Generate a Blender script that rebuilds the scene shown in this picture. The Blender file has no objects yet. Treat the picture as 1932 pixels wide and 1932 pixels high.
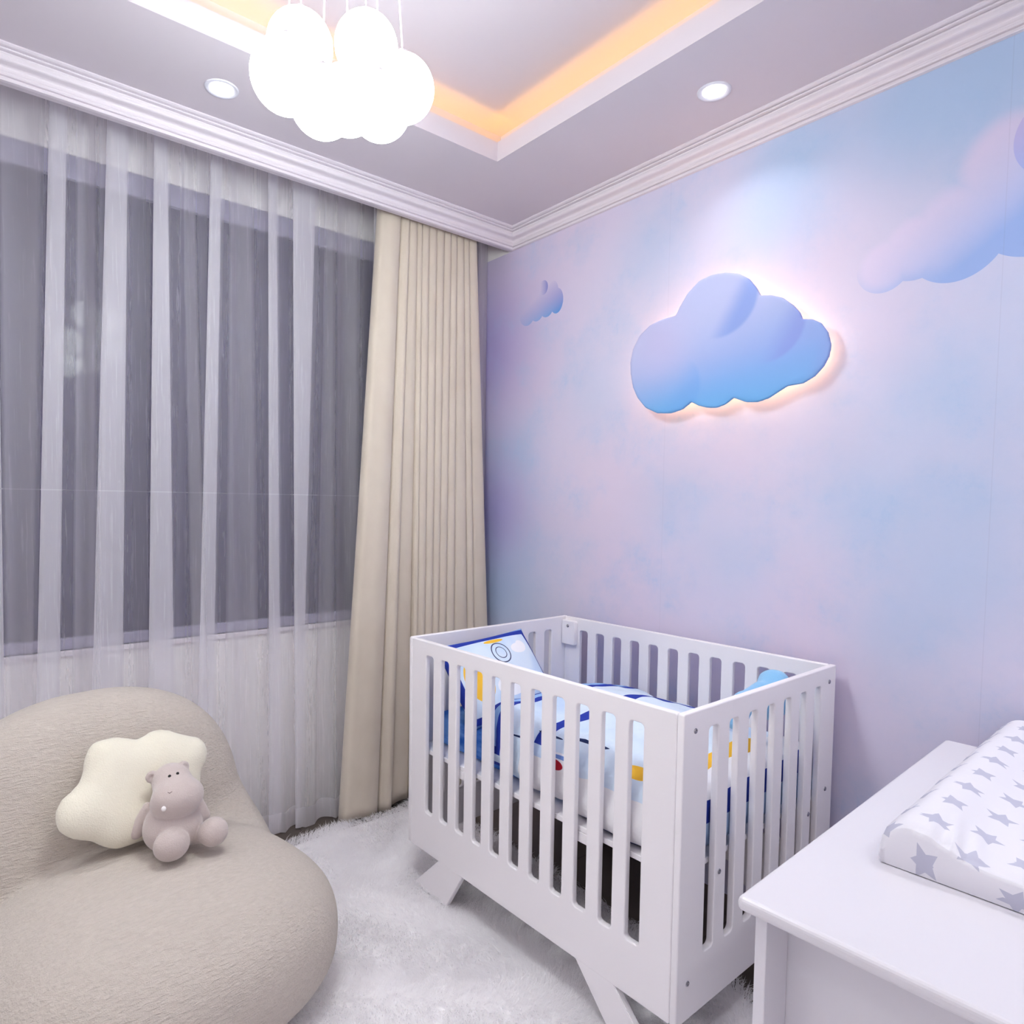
import bpy, bmesh, math, random
import numpy as np
from mathutils import Vector, Matrix

random.seed(7)
np.random.seed(7)
PI = math.pi
SC = bpy.context.scene
COL = SC.collection

# ------------------------------------------------------------------ camera
yaw, pitch, roll, FPX, CAMH, PCX, PCY = .6765, -.0495, .013, 1259.04, 1.3829, 900.0, 1014.3
fw = Vector((math.sin(yaw)*math.cos(pitch), math.cos(yaw)*math.cos(pitch), math.sin(pitch)))
rt = Vector((math.cos(yaw), -math.sin(yaw), 0))
up = rt.cross(fw)
R_ = rt*math.cos(roll)+up*math.sin(roll)
U_ = -rt*math.sin(roll)+up*math.cos(roll)
cam = bpy.data.objects.new('camera', bpy.data.cameras.new('camera'))
COL.objects.link(cam)
cam.matrix_world = Matrix(((R_.x, U_.x, -fw.x, 0), (R_.y, U_.y, -fw.y, 0), (R_.z, U_.z, -fw.z, CAMH), (0, 0, 0, 1)))
cam.data.sensor_width = 36
cam.data.lens = FPX/1932*36
cam.data.shift_x = (966-PCX)/1932
cam.data.shift_y = (PCY-966)/1932
cam.data.clip_start = .02
SC.camera = cam

# ------------------------------------------------------------------ world, exposure
world = bpy.data.worlds.new('night')
SC.world = world
world.use_nodes = True
bg = world.node_tree.nodes['Background']
bg.inputs[0].default_value = (.10, .09, .20, 1)
bg.inputs[1].default_value = .12
SC.view_settings.view_transform = 'Standard'
SC.view_settings.look = 'None'
SC.view_settings.gamma = 1
SC.view_settings.use_curve_mapping = False
SC.view_settings.exposure = 1.36
try:
    SC.cycles.use_denoising = True
    SC.cycles.max_bounces = 12
    SC.cycles.diffuse_bounces = 6
    SC.cycles.transparent_max_bounces = 24
    SC.cycles.sample_clamp_indirect = 6
except Exception:
    pass

# light levels (lamps are built further down with these)
GLOBE = 14.0            # pendant globes
GLOBE_COL = (.925, .99, .965)
DOWN_W = .42           # recessed downlights
DOWN_FILL = 1.35        # unseen downlights added out of frame, run brighter to fill the room
DOWN_COL = (.94, .985, .99)
COVE = 4.4            # amber LED strip in the tray ceiling
COVE_COL = (1.0, .56, .07)
HALO = 9.5             # LED strip behind the cloud lamp
HALO_COL = (1.0, .58, .24)

# ------------------------------------------------------------------ room numbers
FLOOR = -.055
W = 2.2515             # mural wall
YC = 2.5454            # front of the curtain pocket
YW = 2.90              # window wall
ZC = 2.6469            # cornice bottom / wallpaper top
ZS = 2.727             # soffit
XL, YB = -1.05, -1.0  # walls behind / left of the camera
TX0, TX1, TY0, TY1 = -.52, 1.7288, -.42, 2.0569
ZL = 2.8006            # top of the tray lip
ZT = 2.90              # tray ceiling
ZP = 2.93              # pocket ceiling

# ------------------------------------------------------------------ helpers
def srgb(r, g, b):
    f = lambda c: c/12.92 if c <= .04045 else ((c+.055)/1.055)**2.4
    return (f(r/255), f(g/255), f(b/255), 1)

def tag(o, label=None, cat=None, group=None, kind=None):
    if label: o['label'] = label
    if cat: o['category'] = cat
    if group: o['group'] = group
    if kind: o['kind'] = kind
    return o

def empty(name, loc=(0, 0, 0), rz=0, label=None, cat=None, group=None):
    o = bpy.data.objects.new(name, None)
    COL.objects.link(o)
    o.location = loc
    o.rotation_euler = (0, 0, rz)
    o.empty_display_size = .05
    return tag(o, label, cat, group)

def obj(name, me, m=None, parent=None, smooth=False):
    if isinstance(me, bmesh.types.BMesh):
        bm = me
        me = bpy.data.meshes.new(name)
        bm.to_mesh(me)
        bm.free()
    me.name = name
    o = bpy.data.objects.new(name, me)
    COL.objects.link(o)
    if m is not None:
        me.materials.clear()
        for mm in (m if isinstance(m, (list, tuple)) else [m]):
            me.materials.append(mm)
    if parent is not None:
        o.parent = parent
    if smooth:
        me.polygons.foreach_set('use_smooth', [True]*len(me.polygons))
    return o

def pydata(name, V, F):
    me = bpy.data.meshes.new(name)
    me.from_pydata([tuple(v) for v in V], [], [tuple(f) for f in F])
    me.update()
    return me

def box(bm, x0, x1, y0, y1, z0, z1):
    vs = [bm.verts.new(p) for p in ((x0,y0,z0),(x1,y0,z0),(x1,y1,z0),(x0,y1,z0),(x0,y0,z1),(x1,y0,z1),(x1,y1,z1),(x0,y1,z1))]
    for f in ((0,3,2,1),(4,5,6,7),(0,1,5,4),(1,2,6,5),(2,3,7,6),(3,0,4,7)):
        bm.faces.new([vs[i] for i in f])
    return vs

def boxmesh(*boxes, bevel=0, seg=2):
    bm = bmesh.new()
    for b in boxes:
        box(bm, *b)
    if bevel:
        bmesh.ops.bevel(bm, geom=bm.edges[:], offset=bevel, segments=seg, profile=.5, affect='EDGES', clamp_overlap=True)
    return bm

def grid_mesh(name, P, close_u=False, close_v=False):
    """P: array (n, m, 3)"""
    n, m = P.shape[:2]
    V = P.reshape(-1, 3)
    F = []
    for i in range(n if close_u else n-1):
        for j in range(m if close_v else m-1):
            a = i*m+j; b = i*m+(j+1) % m; c = ((i+1) % n)*m+(j+1) % m; d = ((i+1) % n)*m+j
            F.append((a, b, c, d))
    return pydata(name, V, F)

def tube(path, r, seg=10, cap=True):
    bm = bmesh.new()
    path = [Vector(p) for p in path]
    rings = []
    for i, p in enumerate(path):
        t = (path[min(i+1, len(path)-1)]-path[max(i-1, 0)]).normalized()
        a = t.orthogonal().normalized() if i == 0 else (a - t*a.dot(t)).normalized()
        b = t.cross(a)
        rr = r[i] if isinstance(r, (list, tuple)) else r
        rings.append([bm.verts.new(p+(a*math.cos(2*PI*k/seg)+b*math.sin(2*PI*k/seg))*rr) for k in range(seg)])
    for q in range(len(rings)-1):
        for k in range(seg):
            bm.faces.new((rings[q][k], rings[q][(k+1) % seg], rings[q+1][(k+1) % seg], rings[q+1][k]))
    if cap:
        bm.faces.new(rings[0][::-1]); bm.faces.new(rings[-1])
    return bm

def disc_stack(prof, seg=40, axis=(0, 0, 0)):
    """lathe around z: prof list of (r, z)"""
    bm = bmesh.new()
    rings = []
    for r, z in prof:
        if r < 1e-6:
            rings.append([bm.verts.new((axis[0], axis[1], axis[2]+z))])
        else:
            rings.append([bm.verts.new((axis[0]+r*math.cos(2*PI*k/seg), axis[1]+r*math.sin(2*PI*k/seg), axis[2]+z)) for k in range(seg)])
    for a, b in zip(rings, rings[1:]):
        for k in range(seg):
            k2 = (k+1) % seg
            if len(a) == 1 and len(b) == 1: continue
            if len(a) == 1: bm.faces.new((a[0], b[k], b[k2]))
            elif len(b) == 1: bm.faces.new((a[k], b[0], a[k2]))
            else: bm.faces.new((a[k], b[k], b[k2], a[k2]))
    bmesh.ops.recalc_face_normals(bm, faces=bm.faces[:])
    return bm

def sphere(c, r, u=24, v=16, bm=None, sc=(1, 1, 1)):
    bm = bm or bmesh.new()
    bmesh.ops.create_uvsphere(bm, u_segments=u, v_segments=v, radius=1,
        matrix=Matrix.Translation(c) @ Matrix.Diagonal((r*sc[0], r*sc[1], r*sc[2], 1)))
    return bm

# naive surface nets: closed surface of f < 0
def snets(name, f, lo, hi, h):
    ax = [np.arange(lo[i]-1.5*h, hi[i]+1.5*h+h, h) for i in range(3)]
    X, Y, Z = np.meshgrid(*ax, indexing='ij')
    D = f(X, Y, Z).astype(np.float64)
    S = D < 0
    n = D.shape
    acc = np.zeros((n[0]-1, n[1]-1, n[2]-1, 3)); cnt = np.zeros((n[0]-1, n[1]-1, n[2]-1))
    corners = [(i, j, k) for i in (0, 1) for j in (0, 1) for k in (0, 1)]
    def sl(a, c):
        return a[c[0]:n[0]-1+c[0], c[1]:n[1]-1+c[1], c[2]:n[2]-1+c[2]]
    for c in corners:
        for d in range(3):
            if c[d] == 0:
                e = list(c); e[d] = 1
                a, b = sl(D, c), sl(D, e)
                m = (a < 0) != (b < 0)
                t = np.where(m, a/np.where(m, a-b, 1), 0)
                for q in range(3):
                    acc[..., q] += np.where(m, c[q]+(t if q == d else 0), 0)
                cnt += m
    idx = -np.ones(cnt.shape, int)
    M = cnt > 0
    idx[M] = np.arange(M.sum())
    cells = np.argwhere(M)
    V = (cells+acc[M]/cnt[M][:, None])*h+np.array([a[0] for a in ax])
    F = []
    for d in range(3):
        a = [slice(None)]*3; b = [slice(None)]*3
        a[d] = slice(0, -1); b[d] = slice(1, None)
        s0, s1 = S[tuple(a)], S[tuple(b)]
        E_ = np.argwhere(s0 != s1)
        p, q = (d+1) % 3, (d+2) % 3
        ok = (E_[:, p] > 0) & (E_[:, q] > 0) & (E_[:, p] < n[p]-1) & (E_[:, q] < n[q]-1)
        E_ = E_[ok]
        ins = s0[tuple(E_.T)]
        def cell(op, oq):
            c = E_.copy(); c[:, p] -= op; c[:, q] -= oq
            return idx[tuple(c.T)]
        Q = np.stack([cell(1, 1), cell(0, 1), cell(0, 0), cell(1, 0)], 1)
        Q = np.where(ins[:, None], Q, Q[:, ::-1])
        F.append(Q)
    return pydata(name, V, np.concatenate(F))

def smin(a, b, k):
    hh = np.clip(.5+.5*(b-a)/k, 0, 1)
    return b*(1-hh)+a*hh-k*hh*(1-hh)
def ell(X, Y, Z, c, r):
    dx, dy, dz = (X-c[0])/r[0], (Y-c[1])/r[1], (Z-c[2])/r[2]
    k0 = np.sqrt(dx*dx+dy*dy+dz*dz)+1e-9
    return (k0-1)*min(r)*.5+(k0-1)*.5*(r[0]*r[1]*r[2])**(1/3)
def rbox(X, Y, Z, c, hf, r):
    qx, qy, qz = np.abs(X-c[0])-hf[0]+r, np.abs(Y-c[1])-hf[1]+r, np.abs(Z-c[2])-hf[2]+r
    return np.sqrt(np.maximum(qx, 0)**2+np.maximum(qy, 0)**2+np.maximum(qz, 0)**2)+np.minimum(np.maximum(qx, np.maximum(qy, qz)), 0)-r
def capsule(X, Y, Z, a, b, r0, r1):
    a = np.array(a); b = np.array(b); ab = b-a
    t = np.clip(((X-a[0])*ab[0]+(Y-a[1])*ab[1]+(Z-a[2])*ab[2])/(ab@ab), 0, 1)
    return np.sqrt((X-a[0]-ab[0]*t)**2+(Y-a[1]-ab[1]*t)**2+(Z-a[2]-ab[2]*t)**2)-(r0+(r1-r0)*t)
def wob(X, Y, Z, s, seed=0):
    rs = np.random.RandomState(seed)
    o = 0
    for k in range(6):
        d = rs.normal(size=3); d /= np.linalg.norm(d)
        o = o+np.sin((X*d[0]+Y*d[1]+Z*d[2])*s*rs.uniform(.6, 1.6)+rs.uniform(0, 6.28))
    return o/6

# ------------------------------------------------------------------ node helpers
class E:
    """tiny expression wrapper over Math nodes"""
    def __init__(s, nt, v): s.nt = nt; s.v = v
    def _op(s, op, *a):
        n = s.nt.nodes.new('ShaderNodeMath'); n.operation = op
        for i, x in enumerate((s,)+a):
            x = x.v if isinstance(x, E) else x
            if isinstance(x, (int, float)): n.inputs[i].default_value = x
            else: s.nt.links.new(x, n.inputs[i])
        return E(s.nt, n.outputs[0])
    def __add__(s, o): return s._op('ADD', o)
    __radd__ = __add__
    def __sub__(s, o): return s._op('SUBTRACT', o)
    def __rsub__(s, o): return (s*-1)+o
    def __mul__(s, o): return s._op('MULTIPLY', o)
    __rmul__ = __mul__
    def __truediv__(s, o): return s._op('DIVIDE', o)
    def lt(s, o): return s._op('LESS_THAN', o)
    def gt(s, o): return s._op('GREATER_THAN', o)
    def max(s, o): return s._op('MAXIMUM', o)
    def min(s, o): return s._op('MINIMUM', o)
    def abs(s): return s._op('ABSOLUTE')
    def sin(s): return s._op('SINE')
    def cos(s): return s._op('COSINE')
    def sqrt(s): return s._op('SQRT')
    def floor(s): return s._op('FLOOR')
    def mod(s, o): return s._op('FLOORED_MODULO', o)
    def pow(s, o): return s._op('POWER', o)
    def atan2(s, o): return s._op('ARCTAN2', o)
    def clamp(s): return s.max(0.0).min(1.0)
    def band(s, a, b): return s.gt(a)*s.lt(b)
    def ramp(s, a, b): return ((s-a)*(1.0/(b-a))).clamp()
    def sstep(s, a, b):
        t = s.ramp(a, b); return t*t*(3-2*t)

class Mat:
    def __init__(s, name, col=(.8, .8, .8, 1), rough=.6, spec=.3):
        s.m = bpy.data.materials.new(name); s.m.use_nodes = True
        s.nt = s.m.node_tree; s.b = s.nt.nodes['Principled BSDF']
        s.b.inputs['Base Color'].default_value = col
        s.b.inputs['Roughness'].default_value = rough
        s.b.inputs['Specular IOR Level'].default_value = spec
    def link(s, a, b): s.nt.links.new(a.v if isinstance(a, E) else a, b)
    def coords(s, kind='Object'):
        t = s.nt.nodes.new('ShaderNodeTexCoord')
        x = s.nt.nodes.new('ShaderNodeSeparateXYZ')
        s.link(t.outputs[kind], x.inputs[0])
        s.tc = t.outputs[kind]
        return [E(s.nt, o) for o in x.outputs]
    def noise(s, scale, detail=3, stretch=(1, 1, 1), rough=.5, dist=0, off=(0, 0, 0), kind='Object', ntype=None):
        t = s.nt.nodes.new('ShaderNodeTexCoord'); mp = s.nt.nodes.new('ShaderNodeMapping')
        mp.inputs['Scale'].default_value = stretch; mp.inputs['Location'].default_value = off
        n = s.nt.nodes.new('ShaderNodeTexNoise')
        n.inputs['Scale'].default_value = scale; n.inputs['Detail'].default_value = detail
        n.inputs['Roughness'].default_value = rough; n.inputs['Distortion'].default_value = dist
        s.link(t.outputs[kind], mp.inputs[0]); s.link(mp.outputs[0], n.inputs['Vector'])
        return E(s.nt, n.outputs[0])
    def voro(s, scale, stretch=(1, 1, 1)):
        t = s.nt.nodes.new('ShaderNodeTexCoord'); mp = s.nt.nodes.new('ShaderNodeMapping')
        mp.inputs['Scale'].default_value = stretch
        n = s.nt.nodes.new('ShaderNodeTexVoronoi'); n.inputs['Scale'].default_value = scale
        s.link(t.outputs['Object'], mp.inputs[0]); s.link(mp.outputs[0], n.inputs['Vector'])
        return E(s.nt, n.outputs[0])
    def mix(s, fac, a, b):
        n = s.nt.nodes.new('ShaderNodeMix'); n.data_type = 'RGBA'
        for sock, x in ((n.inputs['Factor'], fac), (n.inputs['A'], a), (n.inputs['B'], b)):
            x = x.v if isinstance(x, E) else x
            if isinstance(x, (int, float)): sock.default_value = x
            elif isinstance(x, tuple): sock.default_value = x
            else: s.nt.links.new(x, sock)
        return n.outputs['Result']
    def color(s, c): s.link(c, s.b.inputs['Base Color']); return s
    def bump(s, h, strength=.3, dist=.002):
        n = s.nt.nodes.new('ShaderNodeBump')
        n.inputs['Strength'].default_value = strength; n.inputs['Distance'].default_value = dist
        s.link(h, n.inputs['Height']); s.link(n.outputs[0], s.b.inputs['Normal']); return s
    def emit(s, col, st):
        s.b.inputs['Emission Color'].default_value = (*col, 1); s.b.inputs['Emission Strength'].default_value = st; return s

# ------------------------------------------------------------------ materials
M_ceil = Mat('ceiling_paint', srgb(208, 200, 208), .8, .1)
M_ceil.bump(M_ceil.noise(60, 3), .05, .001)
M_corn = Mat('cornice_paint', srgb(226, 219, 226), .55, .3)
M_wall = Mat('white_wall_paint', srgb(242, 238, 238), .75, .15)
M_wall.bump(M_wall.noise(80, 3), .05, .001)
M_floor = Mat('brown_tile', srgb(92, 80, 74), .35, .4)
x, y, z = M_floor.coords()
M_floor.color(M_floor.mix((x*(1/.6)).mod(1.0).lt(.008).max((y*(1/.6)).mod(1.0).lt(.008)), M_floor.mix(M_floor.noise(5, 4), srgb(74, 63, 57), srgb(96, 85, 77)), srgb(60, 52, 48)))

def white_paint(name, c=(238, 235, 240), rough=.38):
    m = Mat(name, srgb(*c), rough, .35)
    m.bump(m.noise(25, 2), .03, .001)
    return m
M_crib = white_paint('crib_lacquer', (240, 236, 240))
M_dress = white_paint('dresser_lacquer', (222, 219, 226), .3)
M_frame = Mat('window_frame_metal', srgb(146, 142, 168), .4, .4)
M_chrome = Mat('screw_metal', srgb(170, 168, 175), .25, .5); M_chrome.b.inputs['Metallic'].default_value = 1
M_dark = Mat('dark_recess', srgb(40, 36, 44), .6, .2)

# ------------------------------------------------------------------ setting: floor, walls, window
st = lambda o: tag(o, kind='structure')
st(obj('floor', boxmesh((XL-.1, W+.1, YB-.1, YW+.1, FLOOR-.08, FLOOR)), M_floor.m))
st(obj('wall_left', boxmesh((XL-.1, XL, YB-.1, YW+.1, FLOOR, ZP+.1)), M_wall.m))
st(obj('wall_front', boxmesh((XL, W, YB-.1, YB, FLOOR, ZP+.1)), M_wall.m))

# window wall with one wide opening
WX0, WX1, WZ0, WZ1 = -.72, 2.02, .815, 2.645
st(obj('wall_window', boxmesh((XL, W, YW, YW+.16, FLOOR, WZ0), (XL, W, YW, YW+.16, WZ1, ZP+.1),
    (XL, WX0, YW, YW+.16, WZ0, WZ1), (WX1, W, YW, YW+.16, WZ0, WZ1)), M_wall.m))
win = empty('window_1', ((WX0+WX1)/2, YW, WZ0)); st(win)
o_ = Vector(win.location)
def wbox(x0, x1, z0, z1, y0=YW+.005, y1=YW+.055):
    return (x0-o_.x, x1-o_.x, y0-o_.y, y1-o_.y, z0-o_.z, z1-o_.z)
fr = [wbox(WX0, WX1, WZ1-.085, WZ1), wbox(WX0, WX1, WZ0, WZ0+.045), wbox(WX0, WX0+.05, WZ0+.045, WZ1-.085), wbox(WX1-.05, WX1, WZ0+.045, WZ1-.085)]
obj('window_frame', boxmesh(*fr, bevel=.004), M_frame.m, win)
M_glass = Mat('dark_glass', srgb(52, 46, 80), .06, .12)
M_glass.b.inputs['IOR'].default_value = 1.5
obj('pane', boxmesh(wbox(WX0+.04, WX1-.04, WZ0+.04, WZ1-.08, YW+.028, YW+.034)), M_glass.m, win)
obj('window_sill', boxmesh(wbox(WX0-.02, WX1+.02, WZ0-.022, WZ0, YW-.012, YW+.05), bevel=.004), M_corn.m, win)

# ------------------------------------------------------------------ mural wall
M_mural = Mat('sky_wallpaper', (1, 1, 1, 1), .62, .25)
mm = M_mural
x, y, z = mm.coords()
attr = mm.nt.nodes.new('ShaderNodeAttribute'); attr.attribute_name = 'print'
n1 = mm.noise(4.0, 6, rough=.62)
n2 = mm.noise(26, 5, rough=.7, off=(3, 1, 2))
mott = (n1.sstep(.42, .72))*.30+(n1.sstep(.5, .7)*n2.sstep(.48, .66))*.22
basecol = mm.mix(mott, attr.outputs['Color'], srgb(164, 192, 226))
def lobes(L):
    m = None
    for (cy, cz, ry, rz) in L:
        d = ((y-cy)*(1/ry)).pow(2.0)+((z-cz)*(1/rz)).pow(2.0)
        m = d if m is None else m.min(d)
    return m
# small printed cloud (crisp lower right, fading to the upper left)
sm = lobes([(2.434, 2.318, .056, .060), (2.366, 2.310, .045, .044), (2.300, 2.318, .045, .046), (2.236, 2.334, .042, .058), (2.262, 2.385, .035, .045),
            (2.325, 2.415, .030, .034), (2.345, 2.352, .075, .052)])
g1 = (1-((z-2.27)+(y-2.30)*.55).ramp(-.03, .15))
l1 = lobes([(2.325, 2.415, .030, .034)]).lt(1.0)*(y.ramp(2.345, 2.30))
c1 = sm.lt(1.0)*(g1.max(l1*.8))
basecol = mm.mix(c1, basecol, mm.mix(z.ramp(2.26, 2.37), srgb(96, 158, 220), srgb(118, 128, 204)))
# large printed cloud
bgc = lobes([(.845, 2.125, .078, .082), (.76, 2.16, .10, .10), (.66, 2.175, .13, .145), (.48, 2.20, .14, .145), (.54, 2.32, .14, .15), (.33, 2.3, .2, .24)])
g2 = 1-((z-2.10)+(y-.70)*.75).ramp(-.07, .20)
basecol = mm.mix(bgc.lt(1.0)*g2*.95, basecol, srgb(150, 176, 228))
basecol = mm.mix((1-bgc.sstep(.35, 1.0))*(1-g2)*.8, basecol, srgb(222, 210, 236))
# third cloud at the top right
c3 = lobes([(.44, 2.36, .10, .11)])
basecol = mm.mix(c3.lt(1.0)*.85, basecol, mm.mix(z.ramp(2.28, 2.42), srgb(160, 176, 232), srgb(196, 186, 230)))
seam = (y-1.62).abs().lt(.0012).max((y-.55).abs().lt(.0012))
mm.color(mm.mix(seam*.10, basecol, srgb(120, 116, 150)))
mm.bump(mm.noise(180, 4), .08, .0006)
NY, NZ = 150, 110
ys = np.linspace(YB, YW, NY); zs = np.linspace(FLOOR, ZC, NZ)
P = np.zeros((NZ, NY, 3)); P[..., 0] = W; P[..., 1] = ys[None, :]; P[..., 2] = zs[:, None]
me = grid_mesh('wall_right', P)
Yg, Zg = P[..., 1], P[..., 2]
c = np.zeros((NZ, NY, 3)); c[:] = srgb(214, 208, 230)[:3]
def blob(cy, cz, r, col, a):
    global c
    wgt = a*np.exp(-(((Yg-cy)**2+(Zg-cz)**2)/(r*r)))[..., None]
    c = c*(1-wgt)+np.array(srgb(*col)[:3])*wgt
for b in [(2.21, 2.68, .3), (1.9, 1.5, .3), (1.8, 1.06, .28), (1.0, 1.10, .22), (1.02, 2.3, .2), (1.46, 1.6, .35), (1.07, .86, .2), (2.61, 2.44, .22), (.79, 1.92, .17), (2.5, 1.9, .3)]:
    blob(*b, (221, 206, 226), .7)
for b in [(1.70, 2.42, .18, .5), (.789, 2.57, .20, .9), (.586, 2.578, .25, 1.0), (2.52, 1.656, .22, .55), (1.967, 1.88, .2, .4), (1.55, 1.40, .2, .4), (1.295, 1.2, .15, .4), (.858, 1.4, .2, .55),
          (.70, 1.74, .16, .5), (.626, 1.18, .18, .6), (.78, 1.01, .14, .5), (2.6, .95, .32, .9), (1.13, 2.57, .20, .8), (1.217, 2.37, .16, .5), (.58, 1.39, .14, .4), (2.75, 1.3, .2, .6), (.3, 1.9, .5, .5), (-.4, 1.6, .6, .4)]:
    blob(b[0], b[1], b[2], (170, 196, 228), b[3]*.9)
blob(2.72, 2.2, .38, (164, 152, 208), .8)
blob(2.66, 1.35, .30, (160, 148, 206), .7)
ca_ = me.color_attributes.new('print', 'FLOAT_COLOR', 'POINT')
ca_.data.foreach_set('color', np.concatenate([c.reshape(-1, 3), np.ones((NZ*NY, 1))], 1).ravel())
wr = st(obj('wall_right', me, mm.m))
st(obj('wall_right_backing', boxmesh((W+.004, W+.1, YB-.1, YW+.16, FLOOR, ZP+.1)), M_wall.m)); bpy.data.objects['wall_right_backing'].name = 'trim_3'
# unpapered strip above the wallpaper inside the curtain pocket
st(obj('trim_4', boxmesh((W-.001, W+.004, YC+.02, YW, ZC, ZP)), M_wall.m))

# ------------------------------------------------------------------ ceiling with a lit tray
bm = bmesh.new()
T = .02
for b in ((XL, TX0-T, YB, YC, ZS, ZS+.012), (TX1+T, W, YB, YC, ZS, ZS+.012), (TX0-T, TX1+T, YB, TY0-T, ZS, ZS+.012), (TX0-T, TX1+T, TY1+T, YC, ZS, ZS+.012)):
    box(bm, *b)
RX = .105
box(bm, TX0-RX, TX1+RX, TY0-RX, TY1+RX, ZT, ZT+.05)                    # tray ceiling
for b in ((TX0-RX-.02, TX0-RX, TY0-RX, TY1+RX, ZS+.012, ZT), (TX1+RX, TX1+RX+.02, TY0-RX, TY1+RX, ZS+.012, ZT),
          (TX0-RX, TX1+RX, TY0-RX-.02, TY0-RX, ZS+.012, ZT), (TX0-RX, TX1+RX, TY1+RX, TY1+RX+.02, ZS+.012, ZT)):
    box(bm, *b)
box(bm, XL, W, YC, YC+.02, ZC, ZP)                                     # front board of the curtain pocket
box(bm, XL, W, YC+.02, YW+.16, ZP, ZP+.05)                             # pocket ceiling
st(obj('ceiling', bm, M_ceil.m))
lip = boxmesh((TX0-.02, TX0, TY0-.02, TY1+.02, ZS, ZL), (TX1, TX1+.02, TY0-.02, TY1+.02, ZS, ZL), (TX0, TX1, TY0-.02, TY0, ZS, ZL), (TX0, TX1, TY1, TY1+.02, ZS, ZL))
st(obj('trim_5', lip, M_ceil.m))

# cornices: swept profile, mitred in the corner
prof = [(0, 0), (.013, 0), (.0145, .002), (.0145, .0085), (.0095, .0095), (.0095, .0125), (.0175, .0135), (.0205, .017), (.0205, .021)]
for k in range(13):
    t = k/12
    prof.append((.0215+.0335*t-.0085*math.sin(t*2*PI)*(1-.3*t), .022+.034*t+.0055*math.sin(t*2*PI)))
prof += [(.0565, .0575), (.0565, .0610), (.0515, .0620), (.0515, .0640), (.0655, .0650), (.0665, .0675), (.0655, .0700), (.0615, .0708), (.0615, .0722), (.0730, .0730), (.0800, .0760), (.0800, .0805)]
def cornice(p0, p1, inward, m0, m1):
    """p0->p1 along the wall; inward = unit vector into the room; m0/m1 mitre factors"""
    p0, p1, inward = Vector(p0), Vector(p1), Vector(inward)
    d = (p1-p0).normalized()
    bm = bmesh.new(); A = []; B = []
    for q, h in prof:
        A.append(bm.verts.new(p0+inward*q+d*q*m0+Vector((0, 0, h))))
        B.append(bm.verts.new(p1+inward*q-d*q*m1+Vector((0, 0, h))))
    for i in range(len(prof)-1):
        bm.faces.new((A[i], A[i+1], B[i+1], B[i]))
    bmesh.ops.recalc_face_normals(bm, faces=bm.faces[:])
    return bm
st(obj('trim_1', cornice((W, YC, ZC), (W, YB, ZC), (-1, 0, 0), 1, 1), M_corn.m, smooth=False))
st(obj('trim_2', cornice((XL, YC, ZC), (W, YC, ZC), (0, -1, 0), 1, 1), M_corn.m, smooth=False))
st(obj('trim_6', cornice((XL, YB, ZC), (XL, YC, ZC), (1, 0, 0), 1, 1), M_corn.m))
st(obj('trim_7', cornice((W, YB, ZC), (XL, YB, ZC), (0, 1, 0), 1, 1), M_corn.m))

# amber LED strip lying behind the lip
M_led = Mat('amber_led', (1, .6, .2, 1), .5); M_led.emit(COVE_COL, COVE)
a, b = .035, .050
bm = boxmesh((TX1+a, TX1+b, TY0-b, TY1+b, ZS+.014, ZS+.022), (TX0-b, TX0-a, TY0-b, TY1+b, ZS+.014, ZS+.022),
             (TX0-a, TX1+a, TY1+a, TY1+b, ZS+.014, ZS+.022), (TX0-a, TX1+a, TY0-b, TY0-a, ZS+.014, ZS+.022))
tag(obj('led_strip', bm, M_led.m), 'amber LED strip glowing behind the white lip of the tray ceiling', 'light strip')

# ------------------------------------------------------------------ recessed downlights
M_lamp = Mat('lamp_disc', (1, 1, 1, 1), .4); M_lamp.emit((.97, .99, 1.0), 3.0)
M_rim = Mat('downlight_rim', srgb(222, 222, 232), .35, .4)
def downlight(x, y, label, watts=DOWN_W):
    t = empty('downlight', (x, y, ZS), 0, label, 'ceiling light', 'recessed ceiling downlights')
    obj('rim', disc_stack([(.036, .002), (.036, -.001), (.047, -.004), (.0525, -.003), (.053, 0), (.053, .004)]), M_rim.m, t, True)
    obj('diffuser', disc_stack([(0, -.0012), (.037, -.0012), (.037, .001)]), M_lamp.m, t)
    L = bpy.data.lights.new('downlight_beam', 'AREA'); L.shape = 'DISK'; L.size = .07
    L.energy = watts; L.color = DOWN_COL; L.spread = math.radians(120)
    lo = bpy.data.objects.new('downlight_beam', L); COL.objects.link(lo); lo.parent = t; lo.location = (0, 0, -.006)
    return t
downlight(.742, 2.285, 'round recessed downlight in the ceiling above the sheer curtain')
downlight(1.977, 1.268, 'round recessed downlight in the ceiling above the cloud lamp on the mural wall')
for xx, yy, ll in ((-.30, 2.285, 'near the left wall, over the armchair back'), (1.977, .0, 'over the changing table'), (1.977, -.72, 'in the corner behind the camera'),
                   (-.78, 1.268, 'beside the left wall'), (-.78, .10, 'at the middle of the left wall'), (.742, -.72, 'behind the camera')):  # out-of-frame downlights, added as fill for the lower half of the room
    downlight(xx, yy, 'added unseen fill downlight '+ll, DOWN_FILL)

# ------------------------------------------------------------------ pendant of white globes
M_globe = Mat('opal_glass', (1, 1, 1, 1), .3); M_globe.emit(GLOBE_COL, GLOBE)
M_cord = Mat('white_cord', srgb(240, 232, 240), .5)
PEND = Vector((.72, 1.44, ZT))

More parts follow.
